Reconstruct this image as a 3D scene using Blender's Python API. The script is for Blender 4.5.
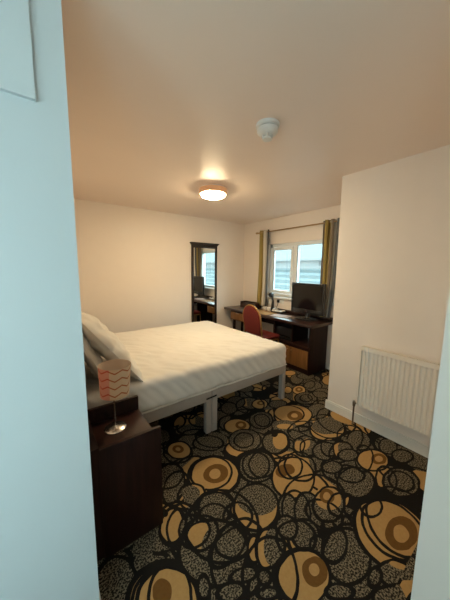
import bpy, bmesh, math, random
from mathutils import Vector, Matrix, noise
import numpy as np

for o in list(bpy.data.objects):
    bpy.data.objects.remove(o, do_unlink=True)
S = bpy.context.scene
COL = S.collection
random.seed(4)

# ------------------------------------------------------------------ camera
F_PX, YAW, PITCH, ROLL, CAM_H = 246.23, 0.64311, 0.12652, 0.010534, 1.498
fw = Vector((math.sin(YAW)*math.cos(PITCH), math.cos(YAW)*math.cos(PITCH), -math.sin(PITCH)))
rt = Vector((math.cos(YAW), -math.sin(YAW), 0))
up = rt.cross(fw)
r2 = rt*math.cos(ROLL) + up*math.sin(ROLL)
u2 = -rt*math.sin(ROLL) + up*math.cos(ROLL)
camd = bpy.data.cameras.new('camera')
cam = bpy.data.objects.new('camera', camd)
COL.objects.link(cam)
camd.sensor_fit = 'VERTICAL'
camd.sensor_height = 36.0
camd.lens = 36.0*F_PX/600.0
camd.clip_start = 0.02
m = Matrix.Identity(4)
for i in range(3):
    m[i][0], m[i][1], m[i][2] = r2[i], u2[i], -fw[i]
m.translation = Vector((0, 0, CAM_H))
cam.matrix_world = m
S.camera = cam

def floor_pt(px, py):
    d = r2*((px-225)/F_PX) - u2*((py-300)/F_PX) + fw
    t = -CAM_H/d.z
    return np.array([d.x*t, d.y*t])

# ------------------------------------------------------------------ world, exposure
W = bpy.data.worlds.new('overcast_sky')
S.world = W
W.use_nodes = True
bg = W.node_tree.nodes['Background']
bg.inputs[0].default_value = (0.90, 0.98, 1.0, 1)
bg.inputs[1].default_value = 9.6
S.view_settings.view_transform = 'Standard'
S.view_settings.look = 'None'
S.view_settings.exposure = 0.0
S.view_settings.gamma = 1.0
S.view_settings.use_curve_mapping = False
LAMP_STRENGTH = 146.0

def portal(name, loc, rot, sx, sy):
    l = bpy.data.lights.new(name, 'AREA')
    l.shape = 'RECTANGLE'; l.size = sx; l.size_y = sy
    l.cycles.is_portal = True
    o = bpy.data.objects.new(name, l)
    o.location = loc; o.rotation_euler = rot
    COL.objects.link(o)
portal('window_daylight', (3.60, 2.55, 1.48), (math.pi/2, 0, math.pi/2), 1.36, 0.94)     # faces -x
portal('added_hall_window_portal', (-0.90, -0.81, 1.30), (math.pi/2, 0, math.pi), 0.7, 1.0)  # faces +y; sky portal of an added, unseen hall window
portal('added_hall_side_portal', (-1.61, -0.10, 1.30), (math.pi/2, 0, -math.pi/2), 0.7, 1.0)  # faces +x; sky portal of the second added hall window

# ------------------------------------------------------------------ materials
MATS = {}
def mat(name, col, rough=0.6, metal=0.0, var=0.06, nscale=8.0, bump=0.0, bscale=60.0, spec=0.5, coat=0.0):
    if name in MATS: return MATS[name]
    M = bpy.data.materials.new(name); M.use_nodes = True
    nt = M.node_tree; b = nt.nodes['Principled BSDF']
    b.inputs['Roughness'].default_value = rough
    b.inputs['Metallic'].default_value = metal
    b.inputs['Specular IOR Level'].default_value = spec
    b.inputs['Coat Weight'].default_value = coat
    tc = nt.nodes.new('ShaderNodeTexCoord')
    n = nt.nodes.new('ShaderNodeTexNoise'); n.inputs['Scale'].default_value = nscale; n.inputs['Detail'].default_value = 4
    nt.links.new(tc.outputs['Object'], n.inputs['Vector'])
    mx = nt.nodes.new('ShaderNodeMix'); mx.data_type = 'RGBA'
    mx.inputs[6].default_value = (*[c*(1-var) for c in col], 1)
    mx.inputs[7].default_value = (*[min(1, c*(1+var)) for c in col], 1)
    nt.links.new(n.outputs['Fac'], mx.inputs[0])
    nt.links.new(mx.outputs[2], b.inputs['Base Color'])
    if bump:
        n2 = nt.nodes.new('ShaderNodeTexNoise'); n2.inputs['Scale'].default_value = bscale; n2.inputs['Detail'].default_value = 3
        nt.links.new(tc.outputs['Object'], n2.inputs['Vector'])
        bp = nt.nodes.new('ShaderNodeBump'); bp.inputs['Strength'].default_value = bump; bp.inputs['Distance'].default_value = 0.004
        nt.links.new(n2.outputs['Fac'], bp.inputs['Height']); nt.links.new(bp.outputs[0], b.inputs['Normal'])
    MATS[name] = M
    return M

def wood(name, c1, c2, rough=0.35, axis='Y', scale=3.0, coat=0.2, spec=0.5):
    if name in MATS: return MATS[name]
    M = bpy.data.materials.new(name); M.use_nodes = True
    nt = M.node_tree; b = nt.nodes['Principled BSDF']
    b.inputs['Roughness'].default_value = rough
    b.inputs['Specular IOR Level'].default_value = spec
    b.inputs['Coat Weight'].default_value = coat; b.inputs['Coat Roughness'].default_value = 0.2
    tc = nt.nodes.new('ShaderNodeTexCoord')
    mp = nt.nodes.new('ShaderNodeMapping')
    s = {'X': (1, 14, 14), 'Y': (14, 1, 14), 'Z': (14, 14, 1)}[axis]
    mp.inputs['Scale'].default_value = s
    n = nt.nodes.new('ShaderNodeTexNoise'); n.inputs['Scale'].default_value = scale; n.inputs['Detail'].default_value = 6
    n.inputs['Distortion'].default_value = 0.6
    nt.links.new(tc.outputs['Object'], mp.inputs['Vector']); nt.links.new(mp.outputs[0], n.inputs['Vector'])
    cr = nt.nodes.new('ShaderNodeValToRGB')
    cr.color_ramp.elements[0].position = 0.3; cr.color_ramp.elements[0].color = (*c1, 1)
    cr.color_ramp.elements[1].position = 0.7; cr.color_ramp.elements[1].color = (*c2, 1)
    nt.links.new(n.outputs['Fac'], cr.inputs[0]); nt.links.new(cr.outputs[0], b.inputs['Base Color'])
    MATS[name] = M
    return M

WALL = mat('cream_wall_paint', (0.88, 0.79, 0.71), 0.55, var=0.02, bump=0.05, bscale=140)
HALLW = mat('daylight_tinted_hall_paint', (0.645, 0.705, 0.72), 0.55, var=0.015, bump=0.05, bscale=140)  # part of the cool daylight's blue is mixed into this wall colour
CEIL = mat('satin_ceiling_paint', (0.90, 0.765, 0.675), 0.36, var=0.02, nscale=3, bump=0.02, bscale=20, spec=0.25)
GLOSSW = mat('white_gloss_paint', (0.80, 0.77, 0.71), 0.3, var=0.02)
RADW = mat('radiator_enamel', (0.90, 0.83, 0.73), 0.3, var=0.02)
PVC = mat('white_pvc', (0.82, 0.85, 0.86), 0.3, var=0.02)
SHEET = mat('white_cotton_sheet', (0.70, 0.665, 0.61), 0.85, var=0.03, nscale=5, bump=0.25, bscale=18)
PILLOW = mat('white_pillowcase', (0.72, 0.68, 0.62), 0.85, var=0.05, nscale=9, bump=0.5, bscale=22)
BEDGREY = mat('grey_bed_fabric', (0.34, 0.30, 0.265), 0.6, var=0.08, nscale=40)
MAHOG = wood('dark_mahogany', (0.010, 0.0028, 0.002), (0.021, 0.006, 0.004), 0.5, 'Z', coat=0.0, spec=0.22)
MAHOGH = wood('dark_mahogany_top', (0.020, 0.0075, 0.006), (0.042, 0.016, 0.011), 0.28, 'Y')
OAK = wood('tan_oak_veneer', (0.15, 0.062, 0.016), (0.24, 0.105, 0.030), 0.4, 'Z')
OAKH = wood('tan_oak_top', (0.30, 0.16, 0.06), (0.44, 0.25, 0.10), 0.35, 'Y')
DARKFR = wood('mirror_frame_wood', (0.010, 0.006, 0.004), (0.022, 0.012, 0.008), 0.35, 'Z')
BLACKP = mat('black_plastic', (0.012, 0.012, 0.013), 0.3)
SCREEN = mat('screen_glass', (0.006, 0.006, 0.007), 0.12)
CHROME = mat('brushed_chrome', (0.72, 0.70, 0.68), 0.2, 1.0)
PIPE = mat('dull_brass_pipe', (0.22, 0.18, 0.14), 0.35, 0.9)
BRASS = mat('aged_brass', (0.42, 0.28, 0.14), 0.35, 0.8)
COPPER = mat('copper_ring', (0.50, 0.27, 0.14), 0.35, 0.6)
RED = mat('red_upholstery', (0.14, 0.011, 0.007), 0.8, var=0.25, nscale=25, bump=0.2, bscale=150)
GOLDW = mat('gold_chair_frame', (0.36, 0.19, 0.06), 0.35, 0.5)
WHITEP = mat('white_plastic', (0.78, 0.77, 0.74), 0.4)
CERAM = mat('white_ceramic', (0.80, 0.78, 0.74), 0.2)
PAPER = mat('pale_paper', (0.50, 0.40, 0.38), 0.6, var=0.1)
BLACKM = mat('black_gap', (0.006, 0.006, 0.006), 0.8)
SLATE = mat('grey_slate', (0.046, 0.064, 0.068), 0.7, var=0.25, nscale=3)
SLATEL = mat('pale_slate', (0.080, 0.106, 0.112), 0.7, var=0.2, nscale=3)
RENDER = mat('white_render', (0.115, 0.12, 0.12), 0.8)
ASPH = mat('yard_asphalt', (0.12, 0.12, 0.12), 0.9)

def mirror_mat():
    M = bpy.data.materials.new('mirror_glass'); M.use_nodes = True
    nt = M.node_tree; b = nt.nodes['Principled BSDF']
    b.inputs['Metallic'].default_value = 1; b.inputs['Roughness'].default_value = 0.015
    b.inputs['Base Color'].default_value = (0.82, 0.85, 0.84, 1)
    return M
MIRROR = mirror_mat()
def glass_mat():
    M = bpy.data.materials.new('window_glass'); M.use_nodes = True
    nt = M.node_tree; b = nt.nodes['Principled BSDF']; out = nt.nodes['Material Output']
    tr = nt.nodes.new('ShaderNodeBsdfTransparent'); tr.inputs[0].default_value = (0.86, 0.97, 0.98, 1)
    gl = nt.nodes.new('ShaderNodeBsdfGlossy'); gl.inputs['Roughness'].default_value = 0.02
    fr = nt.nodes.new('ShaderNodeValue'); fr.outputs[0].default_value = 0.04
    mx = nt.nodes.new('ShaderNodeMixShader')
    nt.links.new(fr.outputs[0], mx.inputs[0]); nt.links.new(tr.outputs[0], mx.inputs[1]); nt.links.new(gl.outputs[0], mx.inputs[2])
    nt.links.new(mx.outputs[0], out.inputs[0]); nt.nodes.remove(b)
    return M
GLASS = glass_mat()
def emis_mat(name, col, st):
    M = bpy.data.materials.new(name); M.use_nodes = True
    b = M.node_tree.nodes['Principled BSDF']
    b.inputs['Base Color'].default_value = (0.8, 0.8, 0.75, 1)
    b.inputs['Emission Color'].default_value = (*col, 1); b.inputs['Emission Strength'].default_value = st
    return M

# ------------------------------------------------------------------ carpet (flat print: ellipses back-projected onto the floor)
# (kind, cx, cy, rx, ry, tilt): g speckled grey disc, t tan disc, b brown disc, k black line ellipse, n black disc ; upper case = no outline
CARPET = [
 # far field
 ('t',290,373,6,2.6,0),('g',297,379,6.5,5,0),('g',306,376,9,3,0),('g',313,386,9,5,0),('k',309,384,6,4,0),('t',329,380,7,5,0),
 ('t',288,390,4,3.5,0),('t',299,390,6.5,4.3,0),('B',299,389.6,3.8,2.4,0),('T',299,389.4,1.7,1.0,0),
 ('g',306,398,11,6,0),('k',306,398,6,3.5,0),('g',322,393,9,5,0),('k',318,396,10,5,0),('g',278,404,9,4,0),
 ('g',245,388,9,4,0),('g',236,402,9,6,0),('t',260,404,8,4.6,0),('B',261,403,4,2,0),('T',261,403,1.7,0.9,0),('g',229,408,8,6,0),
 ('g',262,416,9,4,0),('k',250,405,14,8,0),
 # behind / beside the bed legs
 ('g',318,411,11,7.5,0),('g',261,420,11.5,8.5,0),('k',262,420,8,6,20),
 ('T',293,415,19,10.5,0),('k',293,415,19,10.5,0),('t',289,413.5,15,8,5),('B',295,415.5,7.8,4.8,0),('T',294.5,415.5,3.3,2.2,0),
 ('t',237,426,13,7.2,0),('B',241,425,5.5,4,0),('T',241,425,2.6,1.8,0),
 ('g',208,443,15,7.5,0),('k',214,438,18,9,0),
 ('g',245,440,16,11,0),('k',244,440,9.5,7.5,0),
 ('G',284,425,12,5,0),('T',285,426.5,8,2.6,0),('k',303,431,15,10,0),
 ('t',328,429,18,11,-4),('G',329,425.5,17,8.5,-4),('k',327,426,18,11,15),
 ('T',343,417,13,5.5,18),('k',336,420,20,12,20),
 ('g',359,440,12,9,25),('k',350,437,13,12,20),
 ('n',276,441,14,12,0),('G',274,443,11,9.5,0),('T',280,441,7,8,10),('N',275,434,3,3.2,0),('k',276,442,13.5,11.5,0),
 ('g',305,446,12,10.5,0),('T',299,446,4.5,5.5,0),('T',306,444,4,6,15),('k',309,448,9,9,0),('k',299,445,6,7,0),
 ('g',325,451,12,9,0),('k',330,447,9,9,0),('t',341,450,7.5,9.5,-25),('G',347,449,9,9.5,-25),('k',341,452,12,10,-25),
 ('g',388,446,9,7.5,10),('g',402,456,11,6.5,10),('g',332,467,10,6,0),
 # left, by the nightstand
 ('t',179,450,12,8.5,0),('B',178,449,5.5,4,0),('T',178,449,2.4,1.8,0),('k',178,452,14,11,0),
 ('g',170,483,15,20,10),('k',168,476,16,12,-20),('k',176,488,12,18,20),
 # middle
 ('n',256,466,20,16.5,0),('G',257,466,17,14.5,0),('k',256,465,13.5,13,0),('k',262,464,13,13,0),
 ('n',214,475,27,21,0),('T',214,475,24.5,19,-5),('k',214,475,25,19.5,-5),('k',211.5,472.5,20.5,16,-12),('B',216,473.5,12.5,9.3,-15),('T',215,474,5.7,4.8,-15),
 ('T',199,489,6,7,0),('G',191,494,9,9,0),('k',192,496,14,13,0),
 ('g',356,482,18.5,15,0),('k',352,475,13,7.5,5),
 ('t',373,460,16,10.5,8),('B',379,459,7.8,5.6,10),('T',379,459,4.2,3,10),('k',364,458,9,13,0),
 ('n',401,482,20,15,15),('G',401,482,17,13,15),('k',401,481,13,9,25),('k',386,480,10,14,-15),
 ('t',293,477,21,20.5,0),('B',285,471,9.5,7,-5),('T',292,478,9,5.5,-25),('B',288,469,7,5.2,15),('k',314,497,31,23.5,0),('k',290,466,12,12,0),('k',300,466,16,14,30),
 ('g',216,507,18,15,0),('k',216,511,21,22,0),('k',214,514,15,10,0),
 ('t',238,509,7.5,9,0),
 ('t',256,506,22,23,0),('G',257,499,20.5,15.5,8),('k',238,516,14,14,0),('k',256,506,22.5,23.5,0),
 ('g',288,509,9.5,16,-10),('g',309,513,14,21.5,-12),('k',296,510,14,20,-12),
 ('g',329,504,15.5,17,10),('T',328,498,14,11,25),('k',329,504,16,17.5,15),('k',324,514,20,13,30),('B',327,496,8,7,15),('T',326.5,496,4,3.5,15),
 ('k',342,505,14,12,0),
 ('g',348,455,10,6,0),
 # near row
 ('n',158,535,18,20,0),('G',155,534,11,17,-15),('G',164,540,12,10,0),
 ('n',173,526,14.5,21,8),('T',172,525,10.5,16,8),('N',164,513,3.5,4,0),('g',188,527,8,13,20),('k',180,528,13,20,0),
 ('n',116,588,25,35,10),('G',115,586,19,29,12),('G',139,565,4,9,-10),('G',143,548,10,12,0),
 ('n',168,602,44,46,0),('T',168,602,38,40,0),('k',168,602,31,36,0),('k',166,604,34,40,0),('B',162,592,10,13.5,0),('k',170,600,22,38,0),
 ('n',214,551,37,35,0),('G',214,551,33,31,0),('T',202,536,14,13,-40),('G',212,540,9,16,20),('k',196,533,12,17,35),('k',202,533,15,19,30),
 ('k',233,541,18,17,-30),('k',228,547,13,24,40),('k',222,524,36,36,0),('k',240,556,28,40,10),
 ('t',254,549,6.5,14,0),('n',270,547,16,22,0),('T',267,548,9,18,0),('G',273,547,9.5,18.5,-4),
 ('g',244,575,14,7,-20),('g',231,592,14,9,-15),('g',204,588,6,13,0),('g',265,577,6.5,8,-10),('g',268,594,11,6,0),
 ('g',305,534,14,15,-20),('g',287,527,10,12,-30),('g',318,546,8,10,0),('k',296,538,20,18,0),
 ('g',352,560,28,38,-15),('k',347,555,23,28,-15),('k',335,545,12.5,17.5,10),
 ('n',302,575,30,30,0),('T',304,576,24.5,26,0),('B',315,571,12.5,15.5,-8),('T',314,569,5.3,6.7,-8),('k',270,575,27.5,40,0),
 ('n',393,532,48,33,42),('T',393,533,43,29,42),('T',394,528,36,23,42),('k',393,528.5,37,23.5,42),('B',401.5,533,16,17.5,-20),('T',401,534,7.5,9.2,-20),('k',371,506,10.5,10.5,0),('k',400,520,40,28,48),
 ('g',396,574,19,13,15),('T',399,566,10,3,20),('n',395,597,24,15,0),('G',395,597,20,11,0),('T',399,600,8,4,0),('g',375,577,6,10,10),('g',340,592,14,8,0),
]

def carpet_mat(rect=None):
    M = bpy.data.materials.new('patterned_carpet'); M.use_nodes = True
    nt = M.node_tree; N = nt.nodes; L = nt.links
    b = N['Principled BSDF']; b.inputs['Roughness'].default_value = 0.95; b.inputs['Specular IOR Level'].default_value = 0.15
    tc = N.new('ShaderNodeTexCoord')
    wob = N.new('ShaderNodeTexNoise'); wob.inputs['Scale'].default_value = 9; wob.inputs['Detail'].default_value = 2
    L.new(tc.outputs['Object'], wob.inputs['Vector'])
    wm = N.new('ShaderNodeVectorMath'); wm.operation = 'MULTIPLY_ADD'
    L.new(wob.outputs['Color'], wm.inputs[0]); wm.inputs[1].default_value = (0.022, 0.022, 0); L.new(tc.outputs['Object'], wm.inputs[2])
    ad = N.new('ShaderNodeVectorMath'); ad.operation = 'SUBTRACT'; ad.inputs[1].default_value = (0.011, 0.011, 0)
    L.new(wm.outputs[0], ad.inputs[0])
    P = ad.outputs[0]
    # speckled grey
    sp = N.new('ShaderNodeTexNoise'); sp.inputs['Scale'].default_value = 120; sp.inputs['Detail'].default_value = 1
    L.new(tc.outputs['Object'], sp.inputs['Vector'])
    cr = N.new('ShaderNodeValToRGB')
    cr.color_ramp.elements[0].position = 0.45; cr.color_ramp.elements[0].color = (0.014, 0.012, 0.010, 1)
    cr.color_ramp.elements[1].position = 0.58; cr.color_ramp.elements[1].color = (0.20, 0.165, 0.11, 1)
    L.new(sp.outputs['Fac'], cr.inputs[0])
    GREY = cr.outputs[0]
    pile = N.new('ShaderNodeTexNoise'); pile.inputs['Scale'].default_value = 60
    L.new(tc.outputs['Object'], pile.inputs['Vector'])
    def tone(c1, c2):
        x = N.new('ShaderNodeMix'); x.data_type = 'RGBA'
        x.inputs[6].default_value = (*c1, 1); x.inputs[7].default_value = (*c2, 1)
        L.new(pile.outputs['Fac'], x.inputs[0]); return x.outputs[2]
    TAN = tone((0.33, 0.195, 0.07), (0.43, 0.265, 0.105)); BROWN = tone((0.11, 0.05, 0.012), (0.15, 0.075, 0.02))
    BLK = (0.0085, 0.0075, 0.0065, 1)
    # base: loose rings everywhere
    vo = N.new('ShaderNodeTexVoronoi'); vo.inputs['Scale'].default_value = 4.6; vo.voronoi_dimensions = '2D'
    L.new(P, vo.inputs['Vector'])
    lt = N.new('ShaderNodeMath'); lt.operation = 'LESS_THAN'; lt.inputs[1].default_value = 0.58
    L.new(vo.outputs['Distance'], lt.inputs[0])
    sx = N.new('ShaderNodeSeparateColor'); L.new(vo.outputs['Color'], sx.inputs[0])
    gt = N.new('ShaderNodeMath'); gt.operation = 'GREATER_THAN'; gt.inputs[1].default_value = 0.80; L.new(sx.outputs[0], gt.inputs[0])
    def mix(fac, a, bb):
        x = N.new('ShaderNodeMix'); x.data_type = 'RGBA'
        L.new(fac, x.inputs[0])
        for s, v in ((6, a), (7, bb)):
            if isinstance(v, tuple): x.inputs[s].default_value = v
            else: L.new(v, x.inputs[s])
        return x.outputs[2]
    fill = mix(gt.outputs[0], GREY, TAN)
    col = mix(lt.outputs[0], BLK, fill)
    for off in ((0.11, 0.07, 0), (0.31, 0.23, 0)):
        sh = N.new('ShaderNodeVectorMath'); sh.inputs[1].default_value = off; L.new(P, sh.inputs[0])
        v2 = N.new('ShaderNodeTexVoronoi'); v2.inputs['Scale'].default_value = 3.4; v2.voronoi_dimensions = '2D'; L.new(sh.outputs[0], v2.inputs['Vector'])
        cp = N.new('ShaderNodeMath'); cp.operation = 'COMPARE'; cp.inputs[1].default_value = 0.42; cp.inputs[2].default_value = 0.035
        L.new(v2.outputs['Distance'], cp.inputs[0])
        col = mix(cp.outputs[0], col, BLK)
    used = 0
    for kind, cx, cy, rx, ry, tilt in CARPET:
        a = math.radians(tilt); ca, sa = math.cos(a), math.sin(a)
        A = (floor_pt(cx+rx*ca, cy+rx*sa) - floor_pt(cx-rx*ca, cy-rx*sa))/2
        B = (floor_pt(cx-ry*sa, cy+ry*ca) - floor_pt(cx+ry*sa, cy-ry*ca))/2
        c = (floor_pt(cx+rx*ca, cy+rx*sa)+floor_pt(cx-rx*ca, cy-rx*sa)+floor_pt(cx-ry*sa, cy+ry*ca)+floor_pt(cx+ry*sa, cy-ry*ca))/4
        U, s, _ = np.linalg.svd(np.array([A, B]).T)
        ang = math.atan2(U[1, 0], U[0, 0])
        rr = float(s[0])*1.15 + 0.03
        if rect is None or c[0]+rr < rect[0] or c[0]-rr > rect[1] or c[1]+rr < rect[2] or c[1]-rr > rect[3]: continue
        used += 1
        mp = N.new('ShaderNodeMapping'); mp.vector_type = 'TEXTURE'
        mp.inputs['Location'].default_value = (c[0], c[1], 0)
        mp.inputs['Rotation'].default_value = (0, 0, ang)
        mp.inputs['Scale'].default_value = (max(s[0], .01), max(s[1], .01), 1000)
        L.new(P, mp.inputs['Vector'])
        ln = N.new('ShaderNodeVectorMath'); ln.operation = 'LENGTH'; L.new(mp.outputs[0], ln.inputs[0])
        d = ln.outputs['Value']
        k = kind.lower()
        if k != 'k':
            q = N.new('ShaderNodeMath'); q.operation = 'LESS_THAN'; q.inputs[1].default_value = 1.0; L.new(d, q.inputs[0])
            col = mix(q.outputs[0], col, {'g': GREY, 't': TAN, 'b': BROWN, 'n': BLK}[k])
        if kind in 'gtbk':
            q = N.new('ShaderNodeMath'); q.operation = 'COMPARE'; q.inputs[1].default_value = 1.0
            q.inputs[2].default_value = 0.0085/float(np.sqrt(s[0]*s[1])); L.new(d, q.inputs[0])
            col = mix(q.outputs[0], col, BLK)
    L.new(col, b.inputs['Base Color'])
    bp = N.new('ShaderNodeBump'); bp.inputs['Strength'].default_value = 0.35; bp.inputs['Distance'].default_value = 0.004
    L.new(sp.outputs['Fac'], bp.inputs['Height']); L.new(bp.outputs[0], b.inputs['Normal'])
    M['ellipses'] = used
    return M
CARPETM = carpet_mat()

# ------------------------------------------------------------------ mesh helpers
def add_box(bm, x0, x1, y0, y1, z0, z1, bevel=0.0, seg=2):
    r = bmesh.ops.create_cube(bm, size=1.0, matrix=Matrix.Translation(((x0+x1)/2, (y0+y1)/2, (z0+z1)/2)) @ Matrix.Diagonal((abs(x1-x0), abs(y1-y0), abs(z1-z0), 1)))
    if bevel:
        es = list({e for v in r['verts'] for e in v.link_edges})
        bmesh.ops.bevel(bm, geom=es, offset=bevel, segments=seg, affect='EDGES', profile=0.5)
def lathe(bm, prof, n=32, c=(0, 0, 0), axis='Z'):
    rings = []
    for r, z in prof:
        ring = []
        for i in range(n):
            a = 2*math.pi*i/n
            p = (r*math.cos(a), r*math.sin(a), z)
            if axis == 'X': p = (p[2], p[0], p[1])
            if axis == 'Y': p = (p[0], p[2], p[1])
            ring.append(bm.verts.new((p[0]+c[0], p[1]+c[1], p[2]+c[2])))
        rings.append(ring)
    for a, b in zip(rings, rings[1:]):
        for i in range(n):
            bm.faces.new((a[i], a[(i+1) % n], b[(i+1) % n], b[i]))
    for ring in (rings[0], rings[-1]):
        try: bm.faces.new(ring)
        except ValueError: pass
    bmesh.ops.recalc_face_normals(bm, faces=bm.faces)
def tube(bm, pts, rad, n=10):
    pts = [Vector(p) for p in pts]
    rings = []
    prev = None
    for i, p in enumerate(pts):
        t = (pts[min(i+1, len(pts)-1)] - pts[max(i-1, 0)]).normalized()
        if prev is None:
            u = t.orthogonal().normalized()
        else:
            u = (prev - t*prev.dot(t)).normalized()
        prev = u; v = t.cross(u)
        r = rad[i] if isinstance(rad, (list, tuple)) else rad
        rings.append([bm.verts.new(p + (u*math.cos(2*math.pi*k/n) + v*math.sin(2*math.pi*k/n))*r) for k in range(n)])
    for a, b in zip(rings, rings[1:]):
        for i in range(n): bm.faces.new((a[i], a[(i+1) % n], b[(i+1) % n], b[i]))
    bm.faces.new(rings[0][::-1]); bm.faces.new(rings[-1])
    bmesh.ops.recalc_face_normals(bm, faces=bm.faces)
def obj(name, bm, m, parent=None, smooth=False):
    me = bpy.data.meshes.new(name); bm.to_mesh(me); bm.free()
    me.materials.append(m)
    if smooth:
        for p in me.polygons: p.use_smooth = True
        try: me.set_sharp_from_angle(angle=math.radians(40))
        except Exception: pass
    o = bpy.data.objects.new(name, me); COL.objects.link(o)
    if parent: o.parent = parent
    return o
def box(name, x0, x1, y0, y1, z0, z1, m, parent=None, bevel=0.0):
    bm = bmesh.new(); add_box(bm, x0, x1, y0, y1, z0, z1, bevel)
    return obj(name, bm, m, parent, smooth=bevel > 0)
def boxes(name, lst, m, parent=None, bevel=0.0):
    bm = bmesh.new()
    for b in lst: add_box(bm, *b, bevel)
    return obj(name, bm, m, parent, smooth=bevel > 0)
def lath(name, prof, m, parent=None, c=(0, 0, 0), axis='Z', n=32):
    bm = bmesh.new(); lathe(bm, prof, n, c, axis); return obj(name, bm, m, parent, True)
def tub(name, pts, rad, m, parent=None, n=10):
    bm = bmesh.new(); tube(bm, pts, rad, n); return obj(name, bm, m, parent, True)
def thing(name, label, cat, loc=(0, 0, 0), rotz=0.0, group=None):
    o = bpy.data.objects.new(name, None); COL.objects.link(o)
    o.empty_display_size = 0.1
    o.location = loc; o.rotation_euler = (0, 0, rotz)
    tag(o, label, cat, group); return o
def tag(o, label, cat, group=None):
    o['label'] = label; o['category'] = cat
    if group: o['group'] = group
    return o
def struct(o, label=None, cat=None):
    o['kind'] = 'structure'
    if label: o['label'] = label
    if cat: o['category'] = cat
    return o
def copy_part(o, parent, loc=(0, 0, 0), name=None):
    c = o.copy(); COL.objects.link(c); c.parent = parent; c.location = loc
    return c

# ------------------------------------------------------------------ room shell
XW, YM, XR, YS, H = 3.42, 3.92, 2.42, 1.345, 2.40     # window wall, mirror wall, radiator wall, step, ceiling
XH, YL = 0.103, 0.95                                   # bed-head wall, hall-facing wall
XB, YB = 1.00, 0.19                                    # wall corner at the right of the entry
WY0, WY1, WZ0, WZ1 = 1.91, 3.23, 1.01, 1.95
# one floor slab; its top is cut into patches so that each patch's print only holds the discs that reach it
bm = bmesh.new()
gx = [-1.5, 0.0, 0.3, 0.6, 0.9, 1.2, 1.5, 1.8, 2.1, 2.4, 2.7, 3.0, 3.6]; gy = [-0.8, 0.3, 0.6, 0.9, 1.2, 1.5, 1.8, 2.1, 2.4, 4.1]
gv = [[bm.verts.new((x, y, 0)) for y in gy] for x in gx]
FMATS = [CARPETM]
for i in range(len(gx)-1):
    for j in range(len(gy)-1):
        f = bm.faces.new((gv[i][j], gv[i+1][j], gv[i+1][j+1], gv[i][j+1]))
        if gx[i] < 0 or j in (0, len(gy)-2): continue
        M = carpet_mat((gx[i], gx[i+1], gy[j], gy[j+1]))
        if M['ellipses']:
            FMATS.append(M); f.material_index = len(FMATS)-1
        else: bpy.data.materials.remove(M)
r = bmesh.ops.extrude_face_region(bm, geom=list(bm.faces))
for v in [g for g in r['geom'] if isinstance(g, bmesh.types.BMVert)]: v.co.z = -0.1
bmesh.ops.recalc_face_normals(bm, faces=bm.faces)
flo = obj('floor', bm, CARPETM)
for M in FMATS[1:]: flo.data.materials.append(M)
print('carpet patches', len(FMATS), max(M['ellipses'] for M in FMATS))
struct(flo, 'black carpet printed with grey and tan discs and brown rings', 'carpet')
struct(box('ceiling', -1.5, 3.6, -0.8, 4.1, H, H+0.1, CEIL), 'satin cream ceiling above the whole room', 'ceiling')
struct(box('wall_back', XH, 3.6, YM, 4.1, 0, H, WALL), 'cream wall behind the bed carrying the tall mirror', 'wall')
struct(boxes('wall_window', [(XW, 3.6, YS, WY0, 0, H), (XW, 3.6, WY1, YM, 0, H), (XW, 3.6, WY0, WY1, 0, WZ0), (XW, 3.6, WY0, WY1, WZ1, H)], WALL),
       'cream wall with the window above the desk', 'wall')
struct(box('wall_right', XR, 3.6, -0.8, YS, 0, H, WALL), 'cream wall block projecting on the right behind the radiator', 'wall')
struct(box('wall_entry', XB, XR, -0.8, YB, 0, H, WALL), 'pale wall edge at the right border of the picture', 'wall')
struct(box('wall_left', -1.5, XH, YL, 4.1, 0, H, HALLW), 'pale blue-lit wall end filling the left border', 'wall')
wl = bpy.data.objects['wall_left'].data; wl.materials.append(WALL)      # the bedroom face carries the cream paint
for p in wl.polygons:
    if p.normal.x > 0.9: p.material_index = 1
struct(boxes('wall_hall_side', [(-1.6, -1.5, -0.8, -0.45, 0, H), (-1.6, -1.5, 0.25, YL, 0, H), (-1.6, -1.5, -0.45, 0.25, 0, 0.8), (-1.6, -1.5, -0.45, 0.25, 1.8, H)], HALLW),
       'pale hall wall left of the entrance', 'wall')
struct(boxes('wall_hall_back', [(-1.5, -1.25, -0.8, -0.65, 0, H), (-0.55, XB, -0.8, -0.65, 0, H), (-1.25, -0.55, -0.8, -0.65, 0, 0.8), (-1.25, -0.55, -0.8, -0.65, 1.8, H)], HALLW),
       'hall wall behind the viewer with the added landing window', 'wall')
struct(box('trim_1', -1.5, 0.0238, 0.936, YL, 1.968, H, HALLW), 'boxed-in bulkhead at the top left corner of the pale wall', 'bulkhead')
# unseen landing windows, added to throw cool light on the entrance walls
hw = struct(boxes('added_window_2', [(-1.25, -0.55, -0.79, -0.75, 0.8, 0.84), (-1.25, -1.21, -0.79, -0.75, 0.84, 1.76), (-0.59, -0.55, -0.79, -0.75, 0.84, 1.76), (-1.25, -0.55, -0.79, -0.75, 1.76, 1.8)], PVC), 'white landing window added unseen behind the viewer for cool light', 'window')
box('pane', -1.21, -0.59, -0.775, -0.770, 0.84, 1.76, GLASS, hw)
hw = struct(boxes('added_window_3', [(-1.59, -1.55, -0.45, 0.25, 0.8, 0.84), (-1.59, -1.55, -0.45, -0.41, 0.84, 1.76), (-1.59, -1.55, 0.21, 0.25, 0.84, 1.76), (-1.59, -1.55, -0.45, 0.25, 1.76, 1.8)], PVC), 'white landing window added unseen left of the viewer for cool light', 'window')
box('pane', -1.575, -1.570, -0.41, 0.21, 0.84, 1.76, GLASS, hw)

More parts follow.
